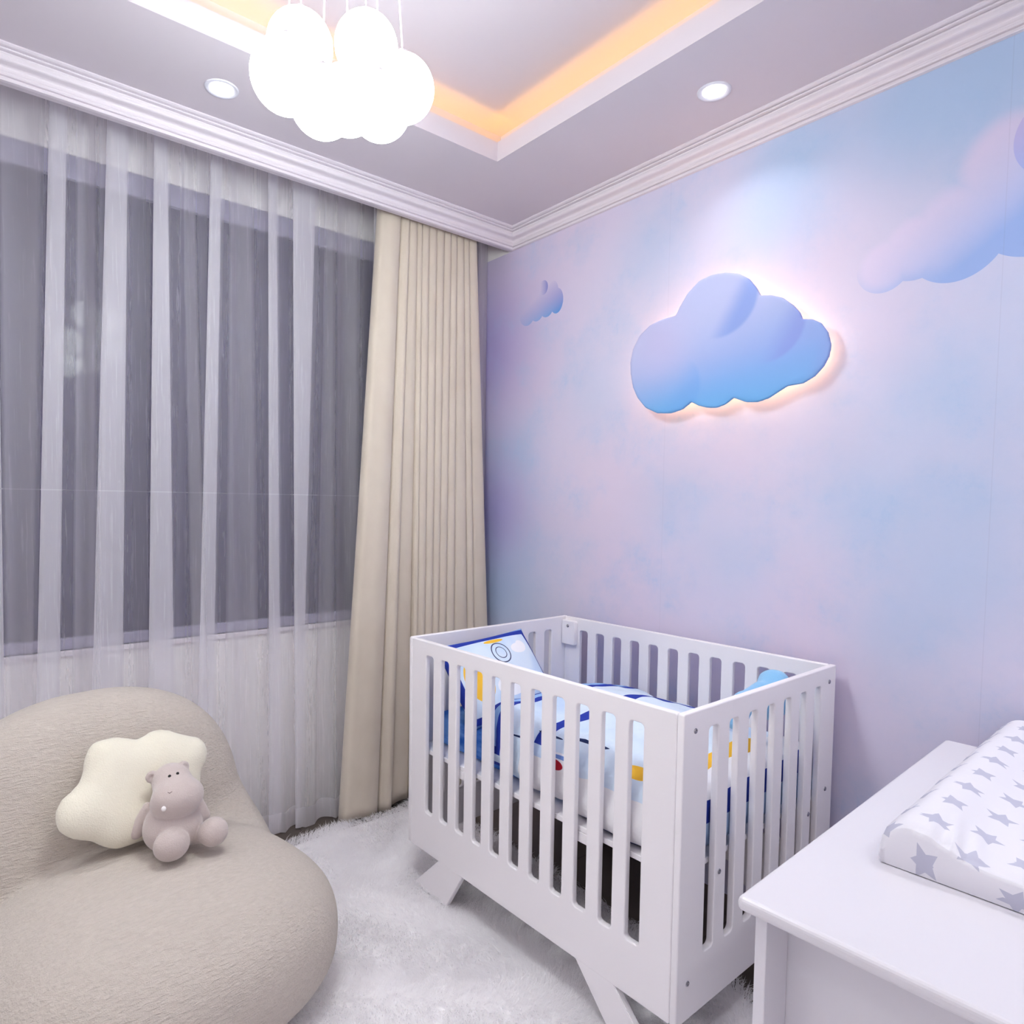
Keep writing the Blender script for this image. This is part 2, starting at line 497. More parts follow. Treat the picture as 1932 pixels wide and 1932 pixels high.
GL = [((0.6593, 1.4884, 2.4217), .0736, 'upper left'), ((0.5854, 1.3881, 2.2778), .0747, 'leftmost, lower than its neighbour'), ((0.7891, 1.4156, 2.4374), .0723, 'upper right'),
      ((0.8094, 1.2887, 2.2916), .0686, 'rightmost'), ((0.6001, 1.2482, 2.1637), .0634, 'bottom left'), ((0.7404, 1.4153, 2.2977), .0736, 'bottom middle'), ((0.7241, 1.2424, 2.1990), .0636, 'bottom right')]
pend = empty('pendant_lamp', (PEND.x, PEND.y, ZT), 0, 'cluster of glowing white glass globes hanging on thin white cords from the tray ceiling', 'ceiling lamp')
ctr = Vector((.70, 1.36, 0)); pend.location = (ctr.x, ctr.y, ZT)
obj('canopy', disc_stack([(0, -.03), (.125, -.03), (.13, -.025), (.13, 0)]), M_corn.m, pend, True)
for k, (c, r, w) in enumerate(GL):
    lc = Vector(c)-Vector(pend.location)
    g = obj('globe', sphere(lc, r, 40, 28), M_globe.m, pend, True)
    g['label'] = w+' glowing globe of the cluster'
    top = lc+Vector((0, 0, r*.9))
    can = Vector((lc.x*.72, lc.y*.72, -.03))
    obj('cord', tube([top, can], .0016, 8), M_cord.m, pend, True)
    obj('cap', disc_stack([(0, .012), (.010, .012), (.012, 0), (.012, -.014)], 20, lc+Vector((0, 0, r))), M_corn.m, pend, True)

# ------------------------------------------------------------------ curtains
def lerp_curtain(name, keys, y_of, z0, z1, nrow, m, hem=None):
    """keys(z) -> list of (x, y) points along the cloth"""
    rows = []
    for i in range(nrow):
        zz = z0+(z1-z0)*i/(nrow-1)
        rows.append([(px, py, zz) for px, py in keys(zz)])
    return grid_mesh(name, np.array(rows))

SH = [[.219, .0342, .295, .0264, 0], [.343, .0188, .415, .0134, 1], [.386, .0364, .501, .0206, 2], [.585, .0194, .697, -.0018, 0], [.669, .0242, .821, -.0165, 1], [.761, .0291, .835, .0205, 0],
      [.922, -.003, 1.031, -.0099, 1], [1.065, .0008, 1.13, -.0053, 0], [1.181, -.0028, 1.22, .0254, 0], [1.265, .0197, 1.363, .001, 1], [1.369, .0009, 1.488, -.001, 1],
      [1.56, .0, 1.63, 0, 0], [1.72, 0, 1.79, 0, 0], [1.88, 0, 1.94, 0, 0], [2.03, 0, 2.10, 0, 0], [2.17, 0, 2.235, 0, 0]]
SH = [[-.62, 0, -.55, 0, 0], [-.40, .0, -.30, 0, 0], [-.20, .01, -.12, .01, 1], [.0, .012, .150, .006, 0], [.168, .0006, .214, .030, 1]]+SH
YS = 2.735
GATH = []
def sheer_keys(zz):
    out = []; xc = -.70; G = []
    rnd = random.Random(3)
    for k, (a0, sa, b0, sb, ty) in enumerate(SH):
        a, b = a0+sa*zz, b0+sb*zz
        flare = max(0, .5-zz)*.03
        ph = rnd.uniform(0, 6.28)
        yb, yf = YS+.020, YS-.020-flare*rnd.uniform(-.3, 1)
        n = 7
        if ty != 1:
            for j in range(n):               # run in, drifting to the back layer
                t = j/n; X = xc+(b-xc)*t
                out.append((X, yf+(yb-yf)*t+.010*math.sin(ph+5*t+zz*.7))); G.append(0)
            out.append((b-.0015, yb-.001)); out.append((b, yb-.005)); out.append((b-.002, yb-.009)); G += [1, 1, 1]
            for j in range(1, n):            # back to the left inside the fold
                t = j/n; out.append((b+(a-b)*t, yb-.010+(yf+.012-yb)*t)); G.append(1)
            out.append((a+.002, yf+.009)); out.append((a, yf+.005)); out.append((a+.0015, yf+.001)); G += [1, 1, .6]
            for j in range(1, 4):
                t = j/4; out.append((a+(b-a)*t, yf-.004*math.sin(t*PI))); G.append(.35)
            xc = b
        else:                                # a soft single wave
            for j in range(n*2+9):
                t = j/(n*2+9); X = xc+(b-xc)*t
                w = math.sin(PI*max(0, min(1, (X-a)/(b-a))))**1
                out.append((X, yf+.006*math.sin(ph+4*t)+.036*w)); G.append(.5*min(1, w*3))
            xc = b
    out.append((2.243, YS)); G.append(0)
    GATH[:] = G
    return out
M_sheer = Mat('sheer_voile', srgb(238, 234, 243), .8, .1)
nt = M_sheer.nt
for n in list(nt.nodes):
    if n.type != 'OUTPUT_MATERIAL': nt.nodes.remove(n)
outn = [n for n in nt.nodes if n.type == 'OUTPUT_MATERIAL'][0]
tr = nt.nodes.new('ShaderNodeBsdfTransparent'); di = nt.nodes.new('ShaderNodeBsdfDiffuse'); tl = nt.nodes.new('ShaderNodeBsdfTranslucent')
di.inputs[0].default_value = srgb(252, 250, 255); tl.inputs[0].default_value = srgb(252, 250, 255)
mx = nt.nodes.new('ShaderNodeMixShader'); mx.inputs[0].default_value = .5
nt.links.new(di.outputs[0], mx.inputs[1]); nt.links.new(tl.outputs[0], mx.inputs[2])
M2 = nt.nodes.new('ShaderNodeMixShader')
slub = M_sheer.noise(110, 3, (1, .2, .035), .7)
x, y, z = M_sheer.coords()
lw = nt.nodes.new('ShaderNodeLayerWeight'); lw.inputs[0].default_value = .35
gat = nt.nodes.new('ShaderNodeAttribute'); gat.attribute_name = 'gather'
fac = (slub.sstep(.54, .74)*.09+.235+E(nt, gat.outputs['Fac'])*.30+E(nt, lw.outputs['Facing'])*.16+(z-.0).lt(.045)*.35+(z-1.415).abs().lt(.002)*.07).min(.97)
nt.links.new(fac.v, M2.inputs[0]); nt.links.new(tr.outputs[0], M2.inputs[1]); nt.links.new(mx.outputs[0], M2.inputs[2])
nt.links.new(M2.outputs[0], outn.inputs[0])
sh = obj('sheer_curtain', lerp_curtain('sheer_curtain', sheer_keys, None, FLOOR+.012, ZP-.02, 26, None), M_sheer.m, smooth=True)
ga = sh.data.attributes.new('gather', 'FLOAT', 'POINT'); ga.data.foreach_set('value', np.tile(np.array(GATH, float), 26))
tag(sh, 'long white sheer curtain in overlapping folds across the dark window', 'curtain')
obj('hook_tape', boxmesh((-.70, 2.24, YS-.003, YS+.003, ZP-.03, ZP-.012)), M_corn.m, sh)

DR = [[1.358, .0681], [1.54, .0386], [1.607, .0296], [1.722, .0011], [1.737, .0060], [1.786, .0023], [1.828, .0027], [1.862, .0061], [1.908, .0039], [1.965, -.0048], [2.066, -.0275], [2.110, -.0322], [2.222, -.0558]]
YD = 2.612
def drape_keys(zz):
    e = [a+b*zz for a, b in DR]
    e = [min(q, 2.240) for q in e]
    out = [(e[0]+.045, YD+.060), (e[0]+.02, YD+.058), (e[0]+.006, YD+.05)]
    low = max(0, 1-zz/2.4)
    for k in range(len(e)-1):
        a, b = e[k], e[k+1]
        D = .045
        if k == 2: D = .02
        y0 = YD+(.0 if k != 2 else .03*low)
        if k == 0: y0 -= .01*low
        if k == 1: y0 -= .008*low
        n = 18
        for j in range(n+1):
            t = .5-.5*math.cos(PI*j/n)
            bulge = 1-abs(2*t-1)**16
            sh_ = .006*math.sin(PI*t*2+.6)*(1 if k < 2 else .3)
            if j == 0 or j == n: bulge = 0
            gap = .0022 if j in (0, n) else 0
            out.append((a+(b-a)*t+(gap if j == 0 else -gap), y0+D*(1-bulge)*1.0-.004*math.sin(PI*t)+sh_))
    out.append((e[-1]-.01, YD+.06))
    return out
M_drape = Mat('beige_velvet', srgb(214, 204, 194), .85, .15)
M_drape.b.inputs['Sheen Weight'].default_value = .25
x, y, z = M_drape.coords()
M_drape.bump(M_drape.noise(500, 2)*.5+M_drape.noise(3, 2, (1, 1, .3))*.9+((z-1.41).abs().lt(.002)+(z-.075).abs().lt(.0015))*-.6, .25, .002)
M_drape.color(M_drape.mix(M_drape.noise(14, 3, (1, 1, .5)), srgb(200, 188, 173), srgb(214, 204, 190)))
dr = obj('blackout_drape', lerp_curtain('blackout_drape', drape_keys, None, FLOOR+.006, ZP-.03, 60, None), M_drape.m, smooth=True)
# hem line dips and lifts with the folds
for v in dr.data.vertices:
    if v.co.z < .02:
        v.co.z += .020*max(0, math.sin((v.co.x-1.36)*24))+.012*math.sin(v.co.x*9)
md = dr.modifiers.new('thick', 'SOLIDIFY'); md.thickness = .0025; md.offset = 1
tag(dr, 'beige floor-length drape gathered in pleats beside the mural wall', 'curtain')

# ------------------------------------------------------------------ rug with a long pile
RX0, RX1, RY0, RY1 = -.75, 1.80, -.55, 2.575
M_rugb = Mat('rug_base', srgb(250, 248, 250), .95, .05)
def rug_h(X, Y):
    return .010*np.sin(X*7+1.3*np.sin(Y*5))*np.sin(Y*6.3+X*2)+.005*np.sin(X*23+Y*9)*np.sin(Y*19-X*7)
nx, ny = 150, 180
gx = np.linspace(RX0, RX1, nx); gy = np.linspace(RY0, RY1, ny)
GX, GY = np.meshgrid(gx, gy, indexing='ij')
ex = np.minimum(np.minimum(GX-RX0, RX1-GX), np.minimum(GY-RY0, RY1-GY))
GZ = FLOOR+.002+.026*np.clip(ex/.03, 0, 1)**.5+rug_h(GX, GY)*np.clip(ex/.06, 0, 1)*.6
edge = .012*np.sin(GY*13)*(GX >= RX1-.02)
rug = obj('fur_rug', grid_mesh('fur_rug', np.stack([GX+edge, GY, GZ], -1)), M_rugb.m, smooth=True)
tag(rug, 'large fluffy white faux-fur rug under the crib and the armchair', 'rug')
# pile: curved blades combed into locks, as one uncountable part
NB = 150000
bx = np.random.uniform(.05, RX1+.008, NB); by = np.random.uniform(.75, RY1+.02, NB)
bz = FLOOR+.020+rug_h(bx, by)*.6
ang = 2.4*np.sin(bx*6.1+1.7*np.sin(by*4.3))+2.1*np.sin(by*7.7+1.3*np.sin(bx*5.9))+np.random.normal(0, .55, NB)
ln = np.random.uniform(.028, .055, NB); lean = np.random.uniform(.9, 1.45, NB)
dx, dy = np.cos(ang), np.sin(ang)
wd = np.random.uniform(.0006, .0014, NB)
sx, sy = -dy*wd, dx*wd
P0 = np.stack([bx, by, bz], 1); S_ = np.stack([sx, sy, 0*sx], 1)
d1 = np.stack([dx*np.sin(lean*.5), dy*np.sin(lean*.5), np.cos(lean*.5)], 1)*(ln*.5)[:, None]
d2 = np.stack([dx*np.sin(lean*1.3), dy*np.sin(lean*1.3), np.cos(lean*1.3)], 1)*(ln*.5)[:, None]
P1 = P0+d1; P2 = P1+d2
Vb = np.stack([P0-S_, P0+S_, P1-S_*.8, P1+S_*.8, P2], 1).reshape(-1, 3)
me = bpy.data.meshes.new('pile')
k5 = np.arange(NB)*5
quads = np.stack([k5, k5+1, k5+3, k5+2], 1); tris = np.stack([k5+2, k5+3, k5+4], 1)
me.vertices.add(NB*5); me.vertices.foreach_set('co', Vb.ravel())
loops = np.concatenate([quads.ravel(), tris.ravel()])
me.loops.add(len(loops)); me.loops.foreach_set('vertex_index', loops)
me.polygons.add(NB*2)
me.polygons.foreach_set('loop_start', np.concatenate([np.arange(NB)*4, NB*4+np.arange(NB)*3]))
me.update(calc_edges=True); me.validate()
M_fur = Mat('white_fur', srgb(245, 241, 248), .9, .1)
fo = M_fur.nt
dd = fo.nodes.new('ShaderNodeBsdfDiffuse'); dd.inputs[0].default_value = srgb(252, 250, 252)
tt = fo.nodes.new('ShaderNodeBsdfTranslucent'); tt.inputs[0].default_value = srgb(252, 250, 252)
mxx = fo.nodes.new('ShaderNodeMixShader'); mxx.inputs[0].default_value = .45
fo.links.new(dd.outputs[0], mxx.inputs[1]); fo.links.new(tt.outputs[0], mxx.inputs[2])
fo.links.new(mxx.outputs[0], [n for n in fo.nodes if n.type == 'OUTPUT_MATERIAL'][0].inputs[0])
tag(obj('pile', me, M_fur.m, rug), kind='stuff')

# ------------------------------------------------------------------ armchair
TH = math.radians(9.6)
CX0 = Vector((.42, 2.10, 0))
def chair_local(X, Y):
    dx, dy = X-CX0.x, Y-CX0.y
    return dx*math.cos(TH)+dy*math.sin(TH), -dx*math.sin(TH)+dy*math.cos(TH)
def superq(X, Y, Z, c, r, p, q):
    a = (np.abs((X-c[0])/r[0])**p+np.abs((Y-c[1])/r[1])**p)**(q/p)+np.abs((Z-c[2])/r[2])**q
    return (a**(1/q)-1)*min(r)
def f_chair(X, Y, Z):
    lx, ly = chair_local(X, Y)
    tilt = (Z-.2)*.20
    seat = superq(lx, ly, Z+.05*np.clip(-ly-.35, 0, 1)-.02*np.cos(lx*3.2), (.0, -.175, .150), (.462, .42, .225), 2.5, 2.5)
    back = superq(lx, ly-tilt, Z+.10*np.clip(lx-.02, 0, 1)**1.3+.06*np.clip(-lx-.1, 0, 1), (-.02, .175, .35), (.445, .155, .425), 2.7, 2.7)
    kk = .008+.13*np.clip((lx-.12)/.3, 0, 1)**1.5
    return np.maximum(smin(seat, back, kk), (FLOOR+.032)-Z)
M_boucle = Mat('greige_boucle', srgb(200, 190, 183), .92, .1)
rib = M_boucle.noise(120, 3, (.35, 1.1, 1.6), .55, .5)
M_boucle.color(M_boucle.mix(rib, srgb(184, 174, 165), srgb(211, 201, 192)))
M_boucle.bump(rib+M_boucle.noise(400, 2)*.3, .95, .006)
M_boucle.b.inputs['Sheen Weight'].default_value = .2
ch = empty('armchair', (CX0.x, CX0.y, FLOOR), 0, 'low rounded greige boucle lounge chair without arms, in front of the sheer curtain', 'armchair')
body = obj('upholstery', snets('upholstery', f_chair, (-.22, 1.2, -.09), (1.05, 2.62, .84), .012), M_boucle.m, ch, True)
body.location = -Vector(ch.location)
sb = obj('base', boxmesh((-.28, .28, -.40, .16, .026, .045), bevel=.006), M_dark.m, ch); sb.rotation_euler = (0, 0, TH)
sb['label'] = 'dark plinth under the chair'

# ------------------------------------------------------------------ cloud cushion on the chair
OUT = [(-.194,-.023),(-.186,.004),(-.171,.026),(-.152,.036),(-.125,.055),(-.112,.08),(-.1,.122),(-.083,.149),(-.057,.159),(-.019,.157),(.01,.147),(.034,.136),(.058,.137),(.077,.146),(.105,.149),(.134,.14),(.159,.124),(.189,.109),(.219,.096),(.235,.076),(.238,.043),(.226,.014),(.206,-.009),(.198,-.041),(.183,-.083),(.169,-.124),(.124,-.145),(.064,-.147),(.007,-.147),(-.021,-.148),(-.048,-.148),(-.076,-.138),(-.094,-.123),(-.11,-.108),(-.124,-.099),(-.147,-.09),(-.17,-.074),(-.186,-.055)]
def poly_sdf(PX, PY, poly):
    d = np.full(PX.shape, 1e9); s = np.ones(PX.shape)
    n = len(poly)
    for i in range(n):
        ax, ay = poly[i]; bx_, by_ = poly[i-1]
        ex_, ey_ = bx_-ax, by_-ay; wx, wy = PX-ax, PY-ay
        t = np.clip((wx*ex_+wy*ey_)/(ex_*ex_+ey_*ey_+1e-12), 0, 1)
        d = np.minimum(d, (wx-ex_*t)**2+(wy-ey_*t)**2)
        c1, c2, c3 = PY >= ay, PY < by_, ex_*wy > ey_*wx
        flip = (c1 & c2 & c3) | (~c1 & ~c2 & ~c3)
        s = np.where(flip, -s, s)
    return s*np.sqrt(d)
def puff(poly, T, R, grow=0):
    def f(X, Y, Z):
        d = poly_sdf(X[:, :, 0], Y[:, :, 0], poly)-grow
        q = np.clip(-d/R, 0, 1)
        th = T*np.sqrt(np.clip(1-(1-q)**2, 0, 1))
        th = th[:, :, None]
        return np.where(d[:, :, None] > 0, np.sqrt(d[:, :, None]**2*(d[:, :, None] > 0)+Z*Z), np.abs(Z)-th)
    return f
M_plush = Mat('cream_plush', srgb(232, 226, 209), .95, .05)
M_plush.b.inputs['Sheen Weight'].default_value = .4
M_plush.bump(M_plush.noise(260, 3)+M_plush.noise(60, 2, (.5, 1, 1))*.7, .6, .003)
cush = obj('cloud_cushion', snets('cloud_cushion', puff(OUT, .052, .085), (-.205, -.16, -.06), (.25, .17, .06), .0075), M_plush.m, smooth=True)
u_ = Vector((math.cos(TH), math.sin(TH), 0)); v_ = Vector((-math.sin(TH)*.40, math.cos(TH)*.40, .9165)); n_ = u_.cross(v_)
cc = Vector((.3994, 2.0509, .5646)); cc = Vector((0, 0, CAMH))+(cc-Vector((0, 0, CAMH)))*1.022
cush.matrix_world = Matrix(((u_.x, v_.x, n_.x, cc.x), (u_.y, v_.y, n_.y, cc.y), (u_.z, v_.z, n_.z, cc.z), (0, 0, 0, 1)))
sm_ = cush.modifiers.new('smooth', 'SMOOTH'); sm_.iterations = 6; sm_.factor = .6
tag(cush, 'cream plush cushion shaped like a cloud leaning on the greige armchair', 'cushion')

# ------------------------------------------------------------------ plush hippo
CAMP = Vector((0, 0, CAMH))
HP = dict(body=(.4987,1.9978,.451), bodytop=(.5099,2.0295,.4849), head=(.5068,2.0371,.5667), muzz=(.5068,1.9717,.5466), jaw=(.502,1.9866,.5183), earL=(.4668,2.0951,.5698), earR=(.542,2.0493,.5962),
    eyeL=(.4895,1.9891,.6018), eyeR=(.5074,1.9752,.6095), nost=(.476,1.934,.5756), tooth=(.4673,1.9633,.523), shL=(.4531,2.0879,.4854), handL=(.425,2.1047,.3935), shR=(.5735,2.0175,.4936),
    handR=(.5889,2.0151,.449), footL=(.4771,1.9241,.4332), hipL=(.4839,1.9954,.4289), footR=(.5895,1.9246,.436), hipR=(.5505,1.9796,.4149))
_c = np.array([0, 0, CAMH])
HP = {k: _c+(np.array(v)-_c)*(.982-(.021 if k in ('shL', 'handL', 'earL') else .006 if k in ('shR', 'handR', 'earR') else 0)) for k, v in HP.items()}
def f_hippo(X, Y, Z):
    g = lambda k: HP[k]
    bl = lambda k, r: ell(X, Y, Z, g(k), r)
    d = smin(bl('body', (.078, .070, .070)), bl('bodytop', (.054, .050, .050)), .03)
    hd = smin(bl('head', (.052, .052, .050)), bl('muzz', (.068, .056, .050)), .03)
    hd = smin(hd, bl('jaw', (.062, .052, .040)), .02)
    d = smin(d, hd, .003)
    d = smin(d, capsule(X, Y, Z, g('shL'), g('handL')+np.array([0, 0, .020]), .014, .021), .004)
    d = smin(d, capsule(X, Y, Z, g('shR'), g('handR'), .016, .019), .010)
    d = smin(d, capsule(X, Y, Z, g('hipL'), g('footL'), .030, .030), .008)
    d = smin(d, bl('footL', (.047, .036, .043)), .003)
    d = smin(d, capsule(X, Y, Z, g('hipR'), g('footR'), .024, .028), .008)
    d = smin(d, bl('footR', (.040, .036, .040)), .003)
    for e_ in ('earL', 'earR'):
        ear = ell(X, Y, Z, g(e_), (.017, .009, .018))
        ear = np.maximum(ear, -ell(X, Y, Z, g(e_)+np.array([0, -.010, 0]), (.010, .008, .011)))
        d = smin(d, ear, .004)
    return d
M_hip = Mat('hippo_plush', srgb(198, 184, 180), .9, .05)
M_hip.b.inputs['Sheen Weight'].default_value = .5
M_hip.bump(M_hip.noise(300, 3)+M_hip.noise(38, 3)*1.2, .5, .003)
SH_H = Vector((0, 0, 0))
hip = empty('plush_hippo', (.48, 1.99, .40), 0, 'small grey-pink plush hippo sitting against the cream cloud cushion', 'soft toy')
hb = obj('body', snets('body', f_hippo, (.38, 1.84, .36), (.66, 2.14, .64), .0042), M_hip.m, hip, True)
hb.location = -Vector(hip.location)
M_black = Mat('black_bead', srgb(12, 10, 12), .15, .5)
M_tooth = Mat('white_felt', srgb(244, 240, 240), .8, .1)
def on_surface(p):
    """slide a point along the line to the camera side until it sits on the toy"""
    p = np.array(p); d = np.array(CAMP)-p; d /= np.linalg.norm(d)
    a = p-d*.12
    # march from outside towards the body
    q = p+d*.12
    for _ in range(60):
        v = float(f_hippo(*[np.array([[[c_]]]) for c_ in q]).ravel()[0])
        if v < .0008: break
        q = q-d*max(v*.7, .0008)
    return Vector(q)
for k in ('eyeL', 'eyeR'):
    obj('eye', sphere(on_surface(HP[k])-Vector(hip.location), .0042, 16, 12), M_black.m, hip, True)
pn = on_surface(HP['nost'])-Vector(hip.location)
obj('nose_stitch', tube([pn+Vector((-.005, 0, .003)), pn, pn+Vector((.006, 0, .003))], .0008, 6), Mat('stitch', srgb(120, 104, 104), .9).m, hip)
obj('nose_stitch', tube([pn, pn+Vector((.0, .001, -.012))], .0006, 6), bpy.data.materials['stitch'], hip)
obj('tooth', sphere(on_surface(HP['tooth'])-Vector(hip.location)+Vector((0, 0, 0)), .0072, 14, 10, sc=(.9, .7, 1)), M_tooth.m, hip, True)

# ------------------------------------------------------------------ cloud lamp on the mural wall
LOUT = [(1.7567,1.9214),(1.7604,1.9679),(1.7482,2.0208),(1.7156,2.0695),(1.6668,2.1003),(1.6134,2.1116),(1.5482,2.1137),(1.532,2.1418),(1.4986,2.185),(1.4514,2.2195),(1.4001,2.2287),(1.3456,2.2235),(1.2924,2.205),(1.2532,2.1763),(1.2271,2.142),(1.2095,2.111),(1.173,2.104),(1.1331,2.0857),(1.0936,2.0508),(1.0716,2.0225),(1.0634,2.001),(1.0325,1.9946),(1.0032,1.9757),(.9808,1.9428),(.9702,1.9017),(.9745,1.8669),(.9909,1.8373),(1.0184,1.8088),(1.0542,1.7917),(1.1069,1.7889),(1.1297,1.7775),(1.1686,1.757),(1.209,1.7476),(1.251,1.7523),(1.2992,1.7728),(1.3295,1.7536),(1.3653,1.7444),(1.4025,1.7483),(1.4409,1.7607),(1.4705,1.7765),(1.5093,1.7534),(1.5599,1.7437),(1.6233,1.7499),(1.6787,1.777),(1.7193,1.8204),(1.7435,1.8645)]
LCY, LCZ = 1.345, 1.9537
LK = .989
# local: a to the right as seen (= -y), b up, c out of the wall
LPO = [(-(a-1.36)*LK, (b-1.96)*LK) for a, b in LOUT]
def f_lamp(X, Y, Z):
    d = poly_sdf(X[:, :, 0], Y[:, :, 0], LPO)
    q = np.clip(-d/.02, 0, 1)
    front = (.010+.004*np.sqrt(np.clip(1-(1-q)**2, 0, 1)))[:, :, None]
    return np.maximum(np.maximum(d[:, :, None], Z-front), -Z)
M_cl = Mat('printed_cloud_face', srgb(170, 190, 235), .6, .2)
x, y, z = M_cl.coords()
def mlobes(mt, x, y, L):
    m = None
    for (cx_, cy_, rx_, ry_) in L:
        d = ((x-cx_)*(1/rx_)).pow(2.0)+((y-cy_)*(1/ry_)).pow(2.0)
        m = d if m is None else m.min(d)
    return m
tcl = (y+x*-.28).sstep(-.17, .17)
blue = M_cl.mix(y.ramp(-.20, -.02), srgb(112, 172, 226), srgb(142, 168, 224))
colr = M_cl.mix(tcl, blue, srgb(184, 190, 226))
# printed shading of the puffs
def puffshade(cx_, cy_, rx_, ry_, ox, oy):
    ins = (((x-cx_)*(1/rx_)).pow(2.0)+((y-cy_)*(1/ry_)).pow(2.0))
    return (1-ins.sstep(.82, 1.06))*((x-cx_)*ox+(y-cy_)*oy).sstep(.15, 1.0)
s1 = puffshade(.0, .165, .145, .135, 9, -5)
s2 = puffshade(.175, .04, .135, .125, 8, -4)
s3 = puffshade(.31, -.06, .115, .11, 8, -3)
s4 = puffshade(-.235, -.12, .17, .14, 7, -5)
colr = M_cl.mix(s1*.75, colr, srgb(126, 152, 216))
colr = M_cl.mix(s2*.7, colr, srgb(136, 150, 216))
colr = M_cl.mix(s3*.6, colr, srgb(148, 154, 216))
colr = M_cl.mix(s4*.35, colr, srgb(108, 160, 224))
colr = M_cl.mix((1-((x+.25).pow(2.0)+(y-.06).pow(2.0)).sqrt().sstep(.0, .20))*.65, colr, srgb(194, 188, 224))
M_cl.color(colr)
lamp = empty('cloud_wall_lamp', (W, LCY, LCZ), 0, 'blue cloud-shaped wall lamp with a warm glow behind it, on the mural above the crib', 'wall lamp')
face = obj('cloud_face', snets('cloud_face', f_lamp, (-.42, -.235, -.0), (.41, .285, .021), .0045), M_cl.m, lamp, True)
LM = Matrix(((0, 0, -1, 0), (-1, 0, 0, 0), (0, 1, 0, 0), (0, 0, 0, 1)))
def lamp_frame(o, off):
    o.matrix_local = Matrix.Translation((-off, 0, 0)) @ LM
lamp_frame(face, .065)
wn = face.modifiers.new('smooth', 'SMOOTH'); wn.iterations = 2; wn.factor = .5
# inset ring carrying the LED strip between the wall and the face
ring = []
NR = 160
for k in range(NR):
    t = 2*PI*k/NR
    r0 = .0
    for q in range(200):
        xx, yy = r0*math.cos(t)*1.5, r0*math.sin(t)
        if poly_sdf(np.array([xx]), np.array([yy]), LPO)[0] > -.055: break
        r0 += .003
    ring.append((r0*math.cos(t)*1.5, r0*math.sin(t)))
bm = bmesh.new()
lo_ = [bm.verts.new((a_, b_, 0)) for a_, b_ in ring]; hi_ = [bm.verts.new((a_, b_, .062)) for a_, b_ in ring]
for k in range(NR):
    bm.faces.new((lo_[k], lo_[(k+1) % NR], hi_[(k+1) % NR], hi_[k]))
bm.faces.new(hi_)
bp = obj('back_box', bm, M_corn.m, lamp); lamp_frame(bp, .002)
M_halo = Mat('warm_led', (1, .8, .6, 1), .5); M_halo.emit(HALO_COL, HALO)
bm = bmesh.new()
lo_ = [bm.verts.new((a_*1.008, b_*1.008, .022)) for a_, b_ in ring]; hi_ = [bm.verts.new((a_*1.008, b_*1.008, .034)) for a_, b_ in ring]
for k in range(NR):
    bm.faces.new((lo_[k], lo_[(k+1) % NR], hi_[(k+1) % NR], hi_[k]))
ls = obj('led_strip', bm, M_halo.m, lamp); lamp_frame(ls, .002)

# ------------------------------------------------------------------ crib
CA = .0138
crib = empty('crib', (1.36, .9019, 0), CA, 'white wooden crib with slatted sides and splayed legs beside the mural wall', 'crib')
CW, CL, CT, CB = .837, 1.1636, .892, .119     # width, length, top, panel bottom
PT = .019                                      # board thickness
def rrect(x0, x1, y0, y1, r, n=6):
    pts = []
    for cx_, cy_, a0 in ((x1-r, y1-r, 0), (x0+r, y1-r, 90), (x0+r, y0+r, 180), (x1-r, y0+r, 270)):
        for k in range(n+1):
            a_ = math.radians(a0+90*k/n); pts.append((cx_+r*math.cos(a_), cy_+r*math.sin(a_)))
    return pts
def panel(name, L, H0, H1, slots, m, parent, bev=.0035, th=PT):
    """board in local x (0..L), y (H0..H1) with rounded slots, thickness along z (0..th)"""
    cu = bpy.data.curves.new(name, 'CURVE'); cu.dimensions = '2D'; cu.fill_mode = 'BOTH'
    cu.extrude = th/2-bev; cu.bevel_depth = bev; cu.bevel_resolution = 2; cu.offset = -bev
    for pts in [rrect(0, L, H0, H1, .006, 3)]+[rrect(a_, b_, c_, d_, .012) for a_, b_, c_, d_ in slots]:
        sp = cu.splines.new('POLY'); sp.points.add(len(pts)-1); sp.use_cyclic_u = True
        for p, q in zip(sp.points, pts): p.co = (q[0], q[1], 0, 1)
    tmp = bpy.data.objects.new('tmp', cu); COL.objects.link(tmp)
    dg = bpy.context.evaluated_depsgraph_get()
    me = bpy.data.meshes.new_from_object(tmp.evaluated_get(dg))
    bpy.data.objects.remove(tmp)
    bm = bmesh.new(); bm.from_mesh(me); bmesh.ops.remove_doubles(bm, verts=bm.verts[:], dist=.00005)
    bmesh.ops.translate(bm, vec=(0, 0, th/2), verts=bm.verts[:]); bm.to_mesh(me); bm.free()
    o = obj(name, me, m, parent)
    return o
S0, S1 = .265, .840
fs = [(1.057-.0898*k-.045, 1.057-.0898*k, S0, S1) for k in range(11)]
es = [(.111+.0968*k, .111+.0968*k+.044, S0, S1) for k in range(7)]
def place(o, mat): o.matrix_local = mat
# front panel: plane u = 0, runs along v between the end boards
def M4(xa, ya, za, t): return Matrix(((xa[0], ya[0], za[0], t[0]), (xa[1], ya[1], za[1], t[1]), (xa[2], ya[2], za[2], t[2]), (0, 0, 0, 1)))
fsl = [(a_-PT, b_-PT, c_, d_) for a_, b_, c_, d_ in fs]
p = panel('side_panel', CL-2*PT-.001, CB, CT-.001, fsl, M_crib.m, crib); place(p, M4((0, 1, 0), (0, 0, 1), (1, 0, 0), (0, PT+.0005, 0)))
p = panel('side_panel', CL-2*PT-.001, CB, CT-.001, fsl, M_crib.m, crib); place(p, M4((0, 1, 0), (0, 0, 1), (1, 0, 0), (CW-PT, PT+.0005, 0)))
p = panel('end_panel', CW, CB, CT, es, M_crib.m, crib); place(p, M4((1, 0, 0), (0, 0, 1), (0, -1, 0), (0, PT, 0)))
